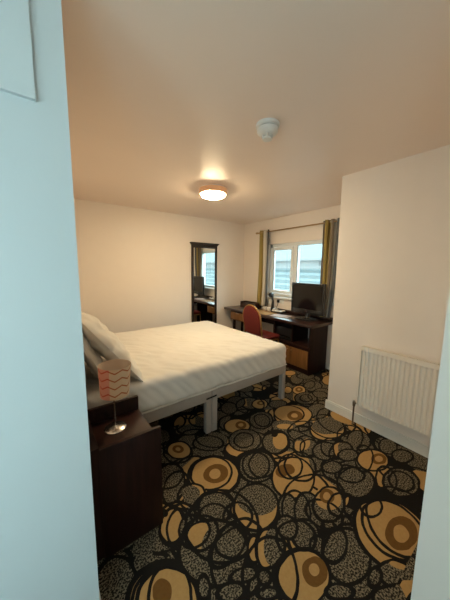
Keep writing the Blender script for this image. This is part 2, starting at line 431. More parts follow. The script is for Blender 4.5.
def skirting(name, pts, label):
    # pts: list of (x0,x1,y0,y1)
    bm = bmesh.new()
    for x0, x1, y0, y1 in pts:
        add_box(bm, x0, x1, y0, y1, 0.0, 0.078); 
        dx, dy = x1-x0, y1-y0
        if dx < dy: add_box(bm, x0+dx*.2 if x0 > XR-0.1 or x0 > 2 else x0, x1 if x0 > 2 else x1-dx*.2, y0, y1, 0.078, 0.094, 0.003)
        else: add_box(bm, x0, x1, y0+dy*.2, y1, 0.078, 0.094, 0.003)
    return struct(obj(name, bm, GLOSSW), label, 'skirting board')
skirting('baseboard_right', [(XR-0.016, XR, YB, YS+0.016)], 'white skirting board below the radiator')
skirting('baseboard_left', [(XH, XH+0.014, YL, 1.228)], 'short white skirting board beside the nightstand')
skirting('baseboard_back', [(XH, XW, YM-0.016, YM)], 'white skirting board under the mirror wall')
skirting('baseboard_window', [(XW-0.016, XW, YS, YM-0.016)], 'white skirting board behind the desk')

# window over the desk
win = struct(boxes('window_1', [(3.47, 3.54, WY0, WY0+0.055, WZ0, WZ1), (3.47, 3.54, WY1-0.055, WY1, WZ0, WZ1),
                                (3.47, 3.54, WY0, WY1, WZ1-0.055, WZ1), (3.47, 3.54, WY0, WY1, WZ0, WZ0+0.05)], PVC),
             'white plastic casement window above the desk', 'window')
box('mullion', 3.465, 3.545, 2.625, 2.69, WZ0+.05, WZ1-.055, PVC, win)
sash = boxes('casement_sash', [(3.455, 3.50, 3.125, 3.17, WZ0+.055, WZ1-.06), (3.455, 3.50, 2.695, 2.745, WZ0+.055, WZ1-.06),
                        (3.455, 3.50, 2.745, 3.125, WZ1-.115, WZ1-.06), (3.455, 3.50, 2.745, 3.125, WZ0+.055, WZ0+.11)], PVC, win, 0.005)
box('gasket', 3.452, 3.456, 3.118, 3.126, WZ0+.11, WZ1-.115, BLACKP, sash)
boxes('handle', [(3.43, 3.455, 2.71, 2.73, 1.40, 1.48), (3.425, 3.435, 2.71, 2.73, 1.34, 1.44)], WHITEP, sash, 0.003)
box('pane', 3.48, 3.486, 2.735, 3.13, WZ0+.10, WZ1-.11, GLASS, win)
box('pane', 3.50, 3.506, WY0+.05, 2.63, WZ0+.045, WZ1-.05, GLASS, win)
box('gasket', 3.468, 3.474, 2.618, 2.626, WZ0+.05, WZ1-.055, BLACKP, win)
box('window_sill', 3.36, 3.47, WY0-0.05, WY1+0.04, WZ0-0.028, WZ0, PVC, win, 0.004)

# ------------------------------------------------------------------ neighbouring building seen through the window
nb = thing('neighbouring_building', 'slate-roofed building seen outside through the window panes', 'building', (8.0, 6.0, -3.0))
box('wall', 0.2, 6.0, -24, 9, 0, 2.9, RENDER, nb)
N1 = 16
co = None
for i in range(N1):                    # slate courses of the lower roof
    x0, z0 = -0.6 + i*0.155, 2.72 + i*0.118
    bm = bmesh.new()
    vs = [bm.verts.new(p) for p in ((0, -24, 0), (0.20, -24, 0.128), (0.20, 9, 0.128), (0, 9, 0), (0, -24, -0.045), (0, 9, -0.045), (0.20, -24, 0.08), (0.20, 9, 0.08))]
    for f in ((0, 1, 2, 3), (4, 0, 3, 5), (4, 6, 1, 0), (3, 2, 7, 5), (1, 6, 7, 2), (4, 5, 7, 6)): bm.faces.new([vs[k] for k in f])
    bmesh.ops.recalc_face_normals(bm, faces=bm.faces)
    if co is None:
        co = obj('slate_course', bm, SLATE, nb); co.location = (x0, 0, z0); alt = co.data.copy(); alt.materials[0] = SLATEL
    else:
        bm.free(); c = co.copy(); c.data = co.data if i % 2 == 0 else alt; COL.objects.link(c); c.parent = nb; c.location = (x0, 0, z0)
box('upper_wall', 1.80, 6.0, -24, 9, 2.9, 4.92, RENDER, nb)
for k in range(20):
    w = box('window', 1.78, 1.82, -22.7+k*1.5, -22.25+k*1.5, 4.68, 4.86, BLACKP, nb)
box('gutter', 1.62, 1.80, -24, 9, 4.90, 5.00, RENDER, nb)
c2 = None
for i in range(9):
    bm = bmesh.new(); add_box(bm, 0, 0.42, -24, 9, -0.05, 0.0)
    if c2 is None:
        c2 = obj('upper_slate_course', bm, SLATEL, nb); c = c2
    else:
        bm.free(); c = c2.copy(); COL.objects.link(c); c.parent = nb
    c.location = (1.62+i*0.33, 0, 5.0+i*0.26); c.rotation_euler = (0, -math.radians(38), 0)
tub('hip_ridge', [(-0.62, 2.2, 2.74), (0.3, 0.5, 3.48), (1.3, -1.4, 4.25)], 0.05, RENDER, nb)
struct(box('ground', 3.7, 16, -22, 18, -3.2, -3.0, ASPH), 'yard far below the window', 'ground')

# ------------------------------------------------------------------ ceiling light
cl = thing('ceiling_light', 'round flush ceiling light glowing warm, with a copper rim', 'light', (1.64, 2.435, H))
RIMM = emis_mat('glowing_copper_rim', (1.0, 0.50, 0.22), 0.28)
RIMM.node_tree.nodes['Principled BSDF'].inputs['Base Color'].default_value = (0.5, 0.27, 0.14, 1)
lath('mounting_plate', [(0.001, 0), (0.150, 0), (0.150, -0.010), (0.001, -0.010)], WHITEP, cl)
lath('rim', [(0.140, -0.010), (0.158, -0.012), (0.160, -0.066), (0.150, -0.069), (0.138, -0.066), (0.138, -0.012)], RIMM, cl, n=48)
lath('diffuser', [(0.137, -0.056), (0.137, -0.075), (0.130, -0.086), (0.108, -0.095), (0.06, -0.101), (0.001, -0.102)],
     emis_mat('lit_diffuser', (1.0, 0.79, 0.48), LAMP_STRENGTH), cl, n=48)

# ------------------------------------------------------------------ smoke detector
sd = thing('smoke_detector', 'white round smoke detector on the ceiling near the viewer', 'detector', (1.212, 1.188, H)); sd.scale = (1.18, 1.18, 1.25)
lath('base', [(0.001, 0), (0.062, 0), (0.062, -0.012), (0.054, -0.016), (0.001, -0.016)], WHITEP, sd)
lath('gap_ring', [(0.050, -0.016), (0.050, -0.021), (0.001, -0.021)], mat('grey_gap', (0.25, 0.25, 0.25)), sd)
lath('body', [(0.055, -0.021), (0.056, -0.034), (0.048, -0.044), (0.030, -0.048), (0.001, -0.048)], WHITEP, sd)
for k in range(4):
    a = math.pi/4 + k*math.pi/2
    box('cage_post', 0.022*math.cos(a)-0.004, 0.022*math.cos(a)+0.004, 0.022*math.sin(a)-0.004, 0.022*math.sin(a)+0.004, -0.066, -0.046, WHITEP, sd)
lath('sensor_cap', [(0.001, -0.062), (0.027, -0.064), (0.025, -0.071), (0.001, -0.074)], WHITEP, sd)

# ------------------------------------------------------------------ bed
BX0, BX1, BY0, BY1, SPLIT = 0.16, 2.19, 1.735, 3.39, 1.166
bed = thing('double_bed', 'grey two-section bed base on square legs under the mattress', 'bed', (0, 0, 0))
for (x0, x1) in ((BX0, SPLIT-0.004), (SPLIT+0.004, BX1-0.01)):
    fr = box('frame_section', x0, x1, BY0+0.03, BY1-0.03, 0.385, 0.405, BEDGREY, bed)
    box('side_rail', x0, x1, BY0, BY0+0.03, 0.322, 0.41, BEDGREY, fr, 0.004)
    box('side_rail', x0, x1, BY1-0.03, BY1, 0.322, 0.41, BEDGREY, fr, 0.004)
    box('end_rail', x0, x0+0.03, BY0+0.03, BY1-0.03, 0.322, 0.385, BEDGREY, fr)
    box('end_rail', x1-0.03, x1, BY0+0.03, BY1-0.03, 0.322, 0.385, BEDGREY, fr)
    for lx in ((x0, x0+0.055), (x1-0.055, x1)):
        for ly in ((BY0, BY0+0.05), (2.54, 2.59), (BY1-0.05, BY1)):
            l = box('leg', lx[0], lx[1], ly[0], ly[1], 0.012, 0.33, BEDGREY, bed, 0.004)
            lath('glide', [(0.001, 0), (0.02, 0), (0.022, 0.012), (0.001, 0.012)], CHROME, l, ((lx[0]+lx[1])/2, (ly[0]+ly[1])/2, 0), n=12)
bm = bmesh.new(); add_box(bm, -0.055, 0.055, -0.004, 0.0, -0.007, 0.007)
o = obj('joining_strap', bm, BLACKM, bed); o.location = (SPLIT-0.005, BY0-0.0005, 0.352); o.rotation_euler = (0, -0.05, 0)
hb = box('headboard', XH+0.001, 0.15, BY0-0.02, BY1+0.02, 0.10, 0.98, MAHOG, bed, 0.006)

def rounded(name, ctr, half, r, n, wr, m, seed):
    bm = bmesh.new(); idx = {}
    nx, ny, nz = n
    def vert(i, j, k):
        key = (i, j, k)
        if key in idx: return idx[key]
        p = Vector(((2*i/nx-1)*half[0], (2*j/ny-1)*half[1], (2*k/nz-1)*half[2]))
        inn = Vector((max(-half[a]+r, min(half[a]-r, p[a])) for a in range(3)))
        d = p-inn
        nrm = d.normalized() if d.length > 1e-6 else Vector((0, 0, 1))
        q = inn + nrm*min(r, d.length if max(abs(d[a]) for a in range(3)) < r*0.999 else r)
        q = q + wr(q, nrm)
        idx[key] = bm.verts.new(q); return idx[key]
    for i in range(nx):
        for j in range(ny):
            for k in (0, nz):
                f = [vert(i, j, k), vert(i+1, j, k), vert(i+1, j+1, k), vert(i, j+1, k)]
                bm.faces.new(f if k else f[::-1])
    for i in range(nx):
        for k in range(nz):
            for j in (0, ny):
                f = [vert(i, j, k), vert(i+1, j, k), vert(i+1, j, k+1), vert(i, j, k+1)]
                bm.faces.new(f[::-1] if j else f)
    for j in range(ny):
        for k in range(nz):
            for i in (0, nx):
                f = [vert(i, j, k), vert(i, j+1, k), vert(i, j+1, k+1), vert(i, j, k+1)]
                bm.faces.new(f if i else f[::-1])
    o = obj(name, bm, m, None, True); o.location = ctr
    return o
def mat_wr(p, n):
    a = noise.noise(Vector((p.x*3, p.y*3, p.z*3)))*0.006
    side = max(0.0, 1-abs(n.z))
    w = noise.noise(Vector(((p.x+p.z*0.9)*20, p.y*5, p.z*5)))*0.011*side                      # pulled creases on the sides
    t = (1-side)*(noise.noise(Vector((p.x*9+4, (p.y*0.8+p.x*0.5)*7, 3)))*0.008 + (0.5-abs(noise.noise(Vector((p.x*11+p.y*9, (p.y-p.x*0.5)*4, 9)))))*0.018)
    nr = 0.5+0.9*max(0.0, min(1.0, (0.25-p.y)/0.8))                                                   # more rumpled towards the near side
    t *= nr; w *= 1.3
    sag = -0.008*side*(p.z/0.12) if n.y < -0.3 else 0
    return n*(a+w+t+sag)
mt = rounded('mattress', ((BX0+BX1)/2+0.005, (BY0+BY1)/2, 0.531), (1.02, (BY1-BY0)/2+0.008, 0.119), 0.06, (130, 100, 18), mat_wr, SHEET, 1)
tag(mt, 'thick mattress in a creased white fitted sheet on the bed', 'mattress')
# piping along the bottom edge, a rumpled sheet hem
bm = bmesh.new()
hz = 0.425-0.531
pts = []
for i in range(61):
    x = -1.0 + i*2.0/60
    pts.append((x, -(BY1-BY0)/2-0.006+noise.noise(Vector((x*7, 1, 0)))*0.004, hz+noise.noise(Vector((x*6, 5, 0)))*0.008))
tube(bm, pts, 0.007, 8)
obj('sheet_hem', bm, SHEET, mt, True)

def pillow(name, label, ctr, ang, L, Wd, T, seed, sk=0.0):
    bm = bmesh.new(); nu, nv = 40, 44; top, bot = {}, {}
    for i in range(nu+1):
        for j in range(nv+1):
            u, v = 2*i/nu-1, 2*j/nv-1
            pinch = 1 - 0.05*(1-abs(v)**2)*abs(u)**4
            x = u*L/2*(1-0.06*(1-v*v)*abs(u)**3); y = v*Wd/2*(1-0.07*(1-u*u)*abs(v)**3)
            h = T/2*((1-abs(u)**2.6)**0.55)*((1-abs(v)**2.6)**0.55)
            e = min(1, 3*(1-max(abs(u), abs(v))))
            w = (noise.noise(Vector((x*9+seed, y*7, seed)))*0.030 + noise.noise(Vector((x*22+seed, y*15, 2)))*0.016)*e
            rip = noise.noise(Vector((x*16+seed, y*16, 7)))*0.016
            w -= 0.020*e*abs(noise.noise(Vector((x*13+y*6+seed, y*9-x*5, 4))))
            vt = bm.verts.new((x+rip, y+rip, h+w))
            top[i, j] = vt
            bot[i, j] = vt if i in (0, nu) or j in (0, nv) else bm.verts.new((x, y, -h*0.8-abs(w)*0.9+0.006*e))
    for i in range(nu):
        for j in range(nv):
            bm.faces.new((top[i, j], top[i+1, j], top[i+1, j+1], top[i, j+1]))
            bm.faces.new((bot[i, j], bot[i, j+1], bot[i+1, j+1], bot[i+1, j]))
    o = obj(name, bm, PILLOW, None, True)
    o.location = ctr; o.rotation_euler = (0, ang, sk)
    return tag(o, label, 'pillow', 'pillows at the bed head')
pillow('pillow', 'white crumpled pillow leaning out over the bed, the front one', (0.366, 2.10, 0.905), math.radians(53), 0.66, 0.72, 0.185, 3.0, 0.03)
pillow('pillow', 'rear white pillow squashed against the headboard behind the front pillow', (0.240, 2.09, 0.888), math.radians(66), 0.50, 0.71, 0.11, 11.0)

# ------------------------------------------------------------------ nightstand
ns = thing('nightstand', 'dark mahogany bedside cabinet in the left foreground', 'nightstand', (0.17, 1.235, 0))
box('side_panel', 0, 0.316, 0, 0.022, 0, 0.616, MAHOG, ns, 0.002)
box('side_panel', 0, 0.312, 0.385, 0.407, 0, 0.628, MAHOG, ns, 0.002)
box('top_board', 0, 0.312, 0.022, 0.385, 0.513, 0.535, MAHOGH, ns, 0.002)
box('back_panel', -0.045, 0.0, 0, 0.407, 0.02, 0.628, MAHOG, ns)
box('shelf', 0, 0.30, 0.022, 0.385, 0.26, 0.28, MAHOG, ns)
box('plinth', 0.0, 0.28, 0.022, 0.385, 0, 0.06, MAHOG, ns)
d = box('drawer_front', 0.295, 0.311, 0.026, 0.381, 0.36, 0.508, MAHOG, ns, 0.002)
lath('knob', [(0.001, 0.0), (0.007, 0.0), (0.007, 0.012), (0.013, 0.016), (0.012, 0.024), (0.001, 0.026)], CHROME, d, (0.311, 0.203, 0.435), 'X', 16)

# bedside lamp
def shade_mat():
    M = bpy.data.materials.new('zigzag_lampshade'); M.use_nodes = True
    nt = M.node_tree; N = nt.nodes; L = nt.links; b = N['Principled BSDF']
    b.inputs['Roughness'].default_value = 0.8
    tc = N.new('ShaderNodeTexCoord'); sp = N.new('ShaderNodeSeparateXYZ'); L.new(tc.outputs['Object'], sp.inputs[0])
    def mth(op, a, bb=None, c=None):
        x = N.new('ShaderNodeMath'); x.operation = op
        for i, v in enumerate((a, bb, c)):
            if v is None: continue
            if isinstance(v, (int, float)): x.inputs[i].default_value = v
            else: L.new(v, x.inputs[i])
        return x.outputs[0]
    th = mth('ARCTAN2', sp.outputs[1], sp.outputs[0])
    tri = mth('PINGPONG', mth('MULTIPLY', th, 7/math.pi*1.0), 1.0)          # 14 half-waves around
    zz = mth('SUBTRACT', mth('MULTIPLY', sp.outputs[2], 1/0.046), mth('MULTIPLY', tri, 0.42))
    fr = mth('FRACT', zz)
    line = mth('LESS_THAN', fr, 0.19)
    def mix(f, a, c):
        x = N.new('ShaderNodeMix'); x.data_type = 'RGBA'; L.new(f, x.inputs[0])
        for s, v in ((6, a), (7, c)):
            if isinstance(v, tuple): x.inputs[s].default_value = v
            else: L.new(v, x.inputs[s])
        return x.outputs[2]
    # pinker panel on one side of the printed cloth
    side = mth('COMPARE', th, -2.75, 0.62)
    base = mix(side, (0.68, 0.48, 0.31, 1), (0.66, 0.28, 0.20, 1))
    ln = mix(side, (0.45, 0.13, 0.045, 1), (0.52, 0.08, 0.04, 1))
    L.new(mix(line, base, ln), b.inputs['Base Color'])
    return M
LZ = 0.5352
tl = thing('table_lamp', 'small chrome bedside lamp with an orange zigzag drum shade', 'lamp', (0.302, 1.495, LZ))
lath('base', [(0.001, 0), (0.060, 0), (0.062, 0.005), (0.056, 0.010), (0.020, 0.014), (0.008, 0.017), (0.001, 0.017)], CHROME, tl, n=40)
lath('stem', [(0.001, 0.016), (0.005, 0.016), (0.005, 0.235), (0.001, 0.235)], CHROME, tl, n=14)
bm = bmesh.new()
lathe(bm, [(0.079, 0.216), (0.090, 0.398), (0.0892, 0.398), (0.0782, 0.216), (0.079, 0.216)], 56)
for f in [f for f in bm.faces if len(f.verts) > 10]: bm.faces.remove(f)
bmesh.ops.remove_doubles(bm, verts=bm.verts, dist=0.0001)
sh = obj('lamp_shade', bm, shade_mat(), tl, True); sh.rotation_euler = (0.0, 0.035, 0)
bm = bmesh.new(); lathe(bm, [(0.0778, 0.217), (0.0887, 0.397)], 56)
for f in [f for f in bm.faces if len(f.verts) > 10]: bm.faces.remove(f)
obj('shade_lining', bm, mat('cream_lining', (0.66, 0.52, 0.40), 0.8), sh, True)
bm = bmesh.new()
for a in (0.5, 2.6, 4.7): tube(bm, [(0, 0, 0.232), (0.079*math.cos(a), 0.079*math.sin(a), 0.215)], 0.0018, 6)
obj('shade_carrier', bm, CHROME, tl, True)
lath('bulb', [(0.001, 0.225), (0.014, 0.228), (0.016, 0.25), (0.024, 0.28), (0.022, 0.31), (0.001, 0.325)], WHITEP, tl, n=16)

# ------------------------------------------------------------------ radiator
ra = thing('radiator', 'white fluted panel radiator on the right-hand wall', 'radiator', (XR, 0, 0))
RY0, RY1, RZ0, RZ1 = 0.405, 1.005, 0.20, 0.80
bm = bmesh.new()
nfl = 17; pitch = (RY1-RY0-0.02)/nfl; prof = []
for i in range(nfl):
    y = RY0+0.01+i*pitch
    prof += [(y, -0.064), (y+pitch*0.10, -0.064), (y+pitch*0.30, -0.0775), (y+pitch*0.50, -0.0785), (y+pitch*0.62, -0.0785), (y+pitch*0.80, -0.0775)]
prof.append((RY1-0.01, -0.064))
zs = [(RZ0+0.02, 0.0), (RZ0+0.045, 1.0), (RZ1-0.06, 1.0), (RZ1-0.035, 0.0)]
rows = []
for z, k in zs:
    rows.append([bm.verts.new((-0.066+(x+0.066)*k - (0.012 if k == 0 else 0), y, z)) for y, x in prof])
for a, b in zip(rows, rows[1:]):
    for i in range(len(a)-1): bm.faces.new((a[i], b[i], b[i+1], a[i+1]))
bmesh.ops.recalc_face_normals(bm, faces=bm.faces)
add_box(bm, -0.068, -0.045, RY0+0.004, RY1-0.004, RZ0+0.006, RZ1-0.03)
obj('fluted_panel', bm, RADW, ra, True)
box('rear_panel', -0.045, -0.03, RY0+.004, RY1-.004, RZ0+.006, RZ1-.03, RADW, ra)
boxes('top_grille', [(-0.084, -0.078, RY0, RY1, RZ1-0.04, RZ1), (-0.03, -0.025, RY0, RY1, RZ1-0.04, RZ1)] +
      [(-0.079, -0.028, RY0+0.005+i*0.0118, RY0+0.010+i*0.0118, RZ1-0.010, RZ1-0.003) for i in range(51)], RADW, ra)
box('side_cover', -0.084, -0.025, RY1-0.002, RY1+0.004, RZ0+0.02, RZ1-0.004, RADW, ra)
box('side_cover', -0.084, -0.025, RY0-0.004, RY0+0.002, RZ0+0.02, RZ1-0.004, RADW, ra)
for yb in (RY0+0.1, RY1-0.14): box('wall_bracket', -0.03, 0, yb, yb+0.04, 0.3, 0.7, RADW, ra)
v = tub('pipe', [(-0.056, 1.043, 0.0), (-0.056, 1.043, 0.20)], 0.0075, PIPE, ra)
lath('valve', [(0.001, 0.0), (0.012, 0.0), (0.014, 0.02), (0.014, 0.04), (0.010, 0.052), (0.001, 0.054)], PIPE, v, (-0.056, 1.043, 0.185), n=14)
tub('union', [(-0.056, 1.043, 0.218), (-0.056, 1.0, 0.222)], 0.009, PIPE, v)
tub('pipe', [(-0.056, 0.368, 0.0), (-0.056, 0.368, 0.22), (-0.056, 0.41, 0.222)], 0.0075, PIPE, ra)
bm = bmesh.new()
for kx in (0, 0.02):
    tube(bm, [(-0.086, 0.975-kx*1.6, RZ1-0.0), (-0.087, 0.965-kx*1.5, 0.70), (-0.086, 0.955-kx*0.5, 0.63)], 0.0025, 6)
obj('hanging_cord', bm, WHITEP, ra, True)

# ------------------------------------------------------------------ desk and cabinet along the window wall
dk = thing('desk', 'long dark mahogany desk top under the window with a tan drawer', 'desk', (0, 0, 0))
DX0, DY0, DY1, DZ = 2.875, 1.885, 3.865, 0.75
box('desk_top', DX0, XW-0.017, DY0, DY1, DZ-0.045, DZ-0.002, MAHOGH, dk, 0.003)
box('writing_inlay', DX0+0.055, XW-0.09, 2.78, 3.24, DZ-0.002, DZ+0.001, OAKH, dk)
box('back_upstand', XW-0.036, XW-0.017, DY0, DY1, DZ-0.002, DZ+0.05, MAHOGH, dk, 0.002)
dr = boxes('drawer_case', [(DX0+0.03, 3.34, 3.67, 3.685, 0.545, 0.705), (DX0+0.03, 3.34, 3.205, 3.235, 0.53, 0.705), (DX0+0.03, 3.34, 3.205, 3.685, 0.53, 0.547)], MAHOG, dk)
df = box('drawer_front', DX0+0.012, DX0+0.03, 3.24, 3.67, 0.55, 0.685, OAK, dk, 0.003)
box('drawer_pull', DX0-0.001, DX0+0.012, 3.42, 3.50, 0.668, 0.676, BRASS, df)
for ly in ((3.62, 3.66), (3.80, 3.84)):
    box('leg', (2.94 if ly[0] < 3.7 else 3.30), (2.98 if ly[0] < 3.7 else 3.34), ly[0], ly[1], 0, 0.71, MAHOG, dk, 0.003)
box('rear_rail', 3.34, 3.36, 2.65, 3.84, 0.50, 0.70, MAHOG, dk)

cb = thing('tv_cabinet', 'dark mahogany cabinet with tan doors and an open shelf supporting the television end', 'cabinet', (2.955, 1.95, 0))
CW, CD = 0.69, 0.43
box('side_panel', 0, CD, 0, 0.025, 0, 0.704, MAHOG, cb, 0.002)
box('side_panel', 0, CD, CW-0.025, CW, 0, 0.704, MAHOG, cb, 0.002)
box('divider', 0.03, CD-0.01, 0.33, 0.35, 0.40, 0.704, MAHOG, cb)
box('shelf', 0.0, CD-0.005, 0.025, CW-0.025, 0.385, 0.405, MAHOGH, cb)
box('front_rail', 0.0, 0.02, 0.025, CW-0.025, 0.345, 0.385, MAHOG, cb)
box('bottom_board', 0.005, CD-0.005, 0.025, CW-0.025, 0.05, 0.07, MAHOG, cb)
box('plinth', 0.01, 0.03, 0.025, CW-0.025, 0, 0.06, MAHOG, cb)
box('back_panel', CD-0.012, CD-0.004, 0.025, CW-0.025, 0.07, 0.385, MAHOG, cb)
box('back_panel', CD-0.012, CD-0.004, 0.35, CW-0.025, 0.405, 0.704, MAHOG, cb)
for y0 in (0.028, 0.347):
    dd = box('door', -0.002, 0.016, y0, y0+0.315, 0.073, 0.343, OAK, cb, 0.003)
    lath('knob', [(0.001, 0), (-0.0001+0.006, 0), (0.006, -0.01), (0.011, -0.016), (0.001, -0.02)], BRASS, dd, (-0.002, y0+(0.28 if y0 < 0.1 else 0.035), 0.30), 'X', 12)
sb = thing('set_top_box', 'black box on the open shelf of the cabinet', 'electronics', (3.05, 2.46, 0.4052))
box('case', -0.06, 0.22, -0.15, 0.15, 0.006, 0.20, BLACKP, sb, 0.006)
box('front_strip', -0.063, -0.06, -0.13, 0.13, 0.05, 0.07, SCREEN, sb)
for fx in (-0.04, 0.18):
    for fy in (-0.13, 0.11): box('foot', fx, fx+0.02, fy, fy+0.02, 0, 0.006, BLACKP, sb)

# ------------------------------------------------------------------ television
tv = thing('television', 'black flat television on a chrome-trimmed swivel foot on the desk', 'television', (3.20, 2.205, DZ))
bz = boxes('bezel', [(-0.012, 0.03, -0.283, -0.255, 0.088, 0.545), (-0.012, 0.03, 0.255, 0.283, 0.088, 0.545), (-0.012, 0.03, -0.255, 0.255, 0.512, 0.545), (-0.012, 0.03, -0.255, 0.255, 0.088, 0.150)], BLACKP, tv, 0.004)
box('screen', -0.004, 0.0, -0.256, 0.256, 0.149, 0.513, SCREEN, tv)
box('rear_shell', 0.03, 0.085, -0.22, 0.22, 0.14, 0.50, BLACKP, tv, 0.02)
box('logo_badge', -0.0135, -0.012, -0.02, 0.02, 0.112, 0.120, CHROME, tv)
lath('neck', [(0.001, 0.015), (0.035, 0.015), (0.028, 0.10), (0.001, 0.10)], BLACKP, tv, (0.03, 0, 0))
bm = bmesh.new(); lathe(bm, [(0.001, -0.0), (0.13, -0.0), (0.13, 0.010), (0.10, 0.020), (0.001, 0.024)], 40)
for vv in bm.verts: vv.co.y *= 1.35
ft = obj('foot', bm, BLACKP, tv, True)
bm = bmesh.new(); lathe(bm, [(0.060, 0.020), (0.075, 0.0265), (0.045, 0.034), (0.001, 0.034)], 32)
obj('foot_trim', bm, CHROME, ft, True)

# desk-top things
br = box('brochure', -0.10, 0.10, -0.15, 0.15, 0, 0.006, PAPER); br.location = (3.06, 2.58, DZ+0.0002); br.rotation_euler = (0, 0, 0.25)
tag(br, 'pale folder lying flat on the desk left of the television', 'folder')
for i, (x, y) in enumerate(((3.24, 3.105), (3.24, 3.015))):
    cp = thing('cup', ('white cup on the desk, the one nearer the dark tray' if i == 0 else 'white cup on the desk, the one nearer the black lamp'), 'cup', (x, y, DZ+0.0012), (2.2 if i == 0 else -2.2), 'white cups on the desk')
    lath('body', [(0.001, 0.0), (0.024, 0.0), (0.034, 0.02), (0.040, 0.07), (0.037, 0.07), (0.030, 0.02), (0.001, 0.008)], CERAM, cp, n=24)
    tub('handle', [(0.036, 0, 0.055), (0.055, 0, 0.052), (0.056, 0, 0.03), (0.033, 0, 0.02)], 0.005, CERAM, cp, 8)
ht = thing('hospitality_tray', 'dark brown box tray at the back of the desk behind the chair', 'tray', (3.20, 3.48, DZ))
boxes('wall', [(-0.07, 0.075, -0.19, -0.178, 0, 0.10), (-0.07, 0.075, 0.178, 0.19, 0, 0.12), (-0.07, -0.058, -0.178, 0.178, 0, 0.085), (0.063, 0.075, -0.178, 0.178, 0, 0.12)], MAHOGH, ht)
box('base', -0.058, 0.063, -0.178, 0.178, 0.0, 0.012, MAHOGH, ht)
box('folder', -0.05, 0.05, -0.15, 0.15, 0.014, 0.095, BLACKP, ht, 0.004)
dl = thing('desk_lamp', 'small black desk lamp with a round head below the window', 'lamp', (3.335, 3.02, DZ))
lath('base', [(0.001, 0), (0.05, 0), (0.05, 0.012), (0.03, 0.02), (0.001, 0.022)], BLACKP, dl)
tub('stem', [(0, 0, 0.02), (-0.005, -0.01, 0.10), (0.0, -0.012, 0.18), (0.0, 0.01, 0.255)], [0.026, 0.024, 0.018, 0.012], BLACKP, dl, 12)
lath('head', [(0.001, -0.045), (0.030, -0.04), (0.045, -0.015), (0.046, 0.012), (0.030, 0.036), (0.001, 0.044)], BLACKP, dl, (-0.005, 0.03, 0.285), 'X', 24)
ph = thing('telephone', 'white desk telephone with a black base beside the black lamp', 'telephone', (3.29, 2.83, DZ), 0.12)
box('base', -0.075, 0.075, -0.11, 0.11, 0, 0.02, BLACKP, ph, 0.008)
box('body', -0.065, 0.07, -0.10, 0.10, 0.02, 0.042, WHITEP, ph, 0.01)
tub('handset', [(-0.05, 0.075, 0.046), (-0.02, 0.072, 0.062), (0.03, 0.072, 0.062), (0.06, 0.075, 0.046)], [0.018, 0.012, 0.012, 0.018], WHITEP, ph)
bm = bmesh.new()
for i in range(4):
    for j in range(3): add_box(bm, -0.045+i*0.024, -0.03+i*0.024, -0.06+j*0.028, -0.042+j*0.028, 0.042, 0.046)
obj('keypad', bm, mat('grey_keys', (0.2, 0.2, 0.2)), ph)
so = thing('wall_socket', 'white double wall socket with a black plug above the desk', 'socket', (XW, 2.90, 0.935))
box('plate', -0.010, 0, -0.075, 0.075, -0.043, 0.043, WHITEP, so, 0.003)
for ys in (-0.008, 0.058): box('switch', -0.013, -0.010, ys, ys+0.010, 0.012, 0.030, WHITEP, so)
box('plug', -0.045, -0.010, 0.015, 0.055, -0.030, 0.018, BLACKP, so, 0.005)
tub('plug_lead', [(-0.03, 0.035, -0.03), (-0.035, 0.04, -0.08), (-0.045, 0.06, -0.13)], 0.004, BLACKP, so)
tc_ = tub('television_cable', [(3.33, 1.90, 0.81), (3.36, 1.865, 0.76), (3.37, 1.855, 0.6), (3.375, 1.83, 0.35), (3.37, 1.86, 0.15), (3.36, 1.84, 0.006)], 0.005, BLACKP)
tag(tc_, 'thin black cable hanging beside the cabinet to the floor', 'cable')

# ------------------------------------------------------------------ chair
ch = thing('desk_chair', 'red upholstered banquet chair with a rounded back at the desk', 'chair', (2.735, 2.675, 0), 0.0)
def shield(w0, w1, z0, z1, t, rake, n=22):
    # outline of a rounded chair back in (y,z)
    pts = [(-w0, z0), (w0, z0)]
    for i in range(n+1):
        a = math.pi*i/n
        pts.append((w1*math.cos(a)*(1.0), z1-0.20 + 0.20*math.sin(a)))
    return pts
def plate(pts, x0, x1, rake, bev, name, m, par):
    bm = bmesh.new()
    f = bm.faces.new([bm.verts.new((x0, y, z)) for y, z in pts])
    r = bmesh.ops.extrude_face_region(bm, geom=[f])
    for v in [g for g in r['geom'] if isinstance(g, bmesh.types.BMVert)]: v.co.x = x1
    bmesh.ops.recalc_face_normals(bm, faces=bm.faces)
    es = [e for e in bm.edges if abs(e.verts[0].co.x-e.verts[1].co.x) < 1e-6]
    bmesh.ops.bevel(bm, geom=es, offset=bev, segments=3, affect='EDGES')
    for v in bm.verts: v.co.x += rake*(v.co.z-0.45)
    return obj(name, bm, m, par, True)
P1 = shield(0.170, 0.185, 0.52, 0.955, 0, 0)
plate(P1, -0.195, -0.150, -0.16, 0.014, 'backrest', RED, ch)
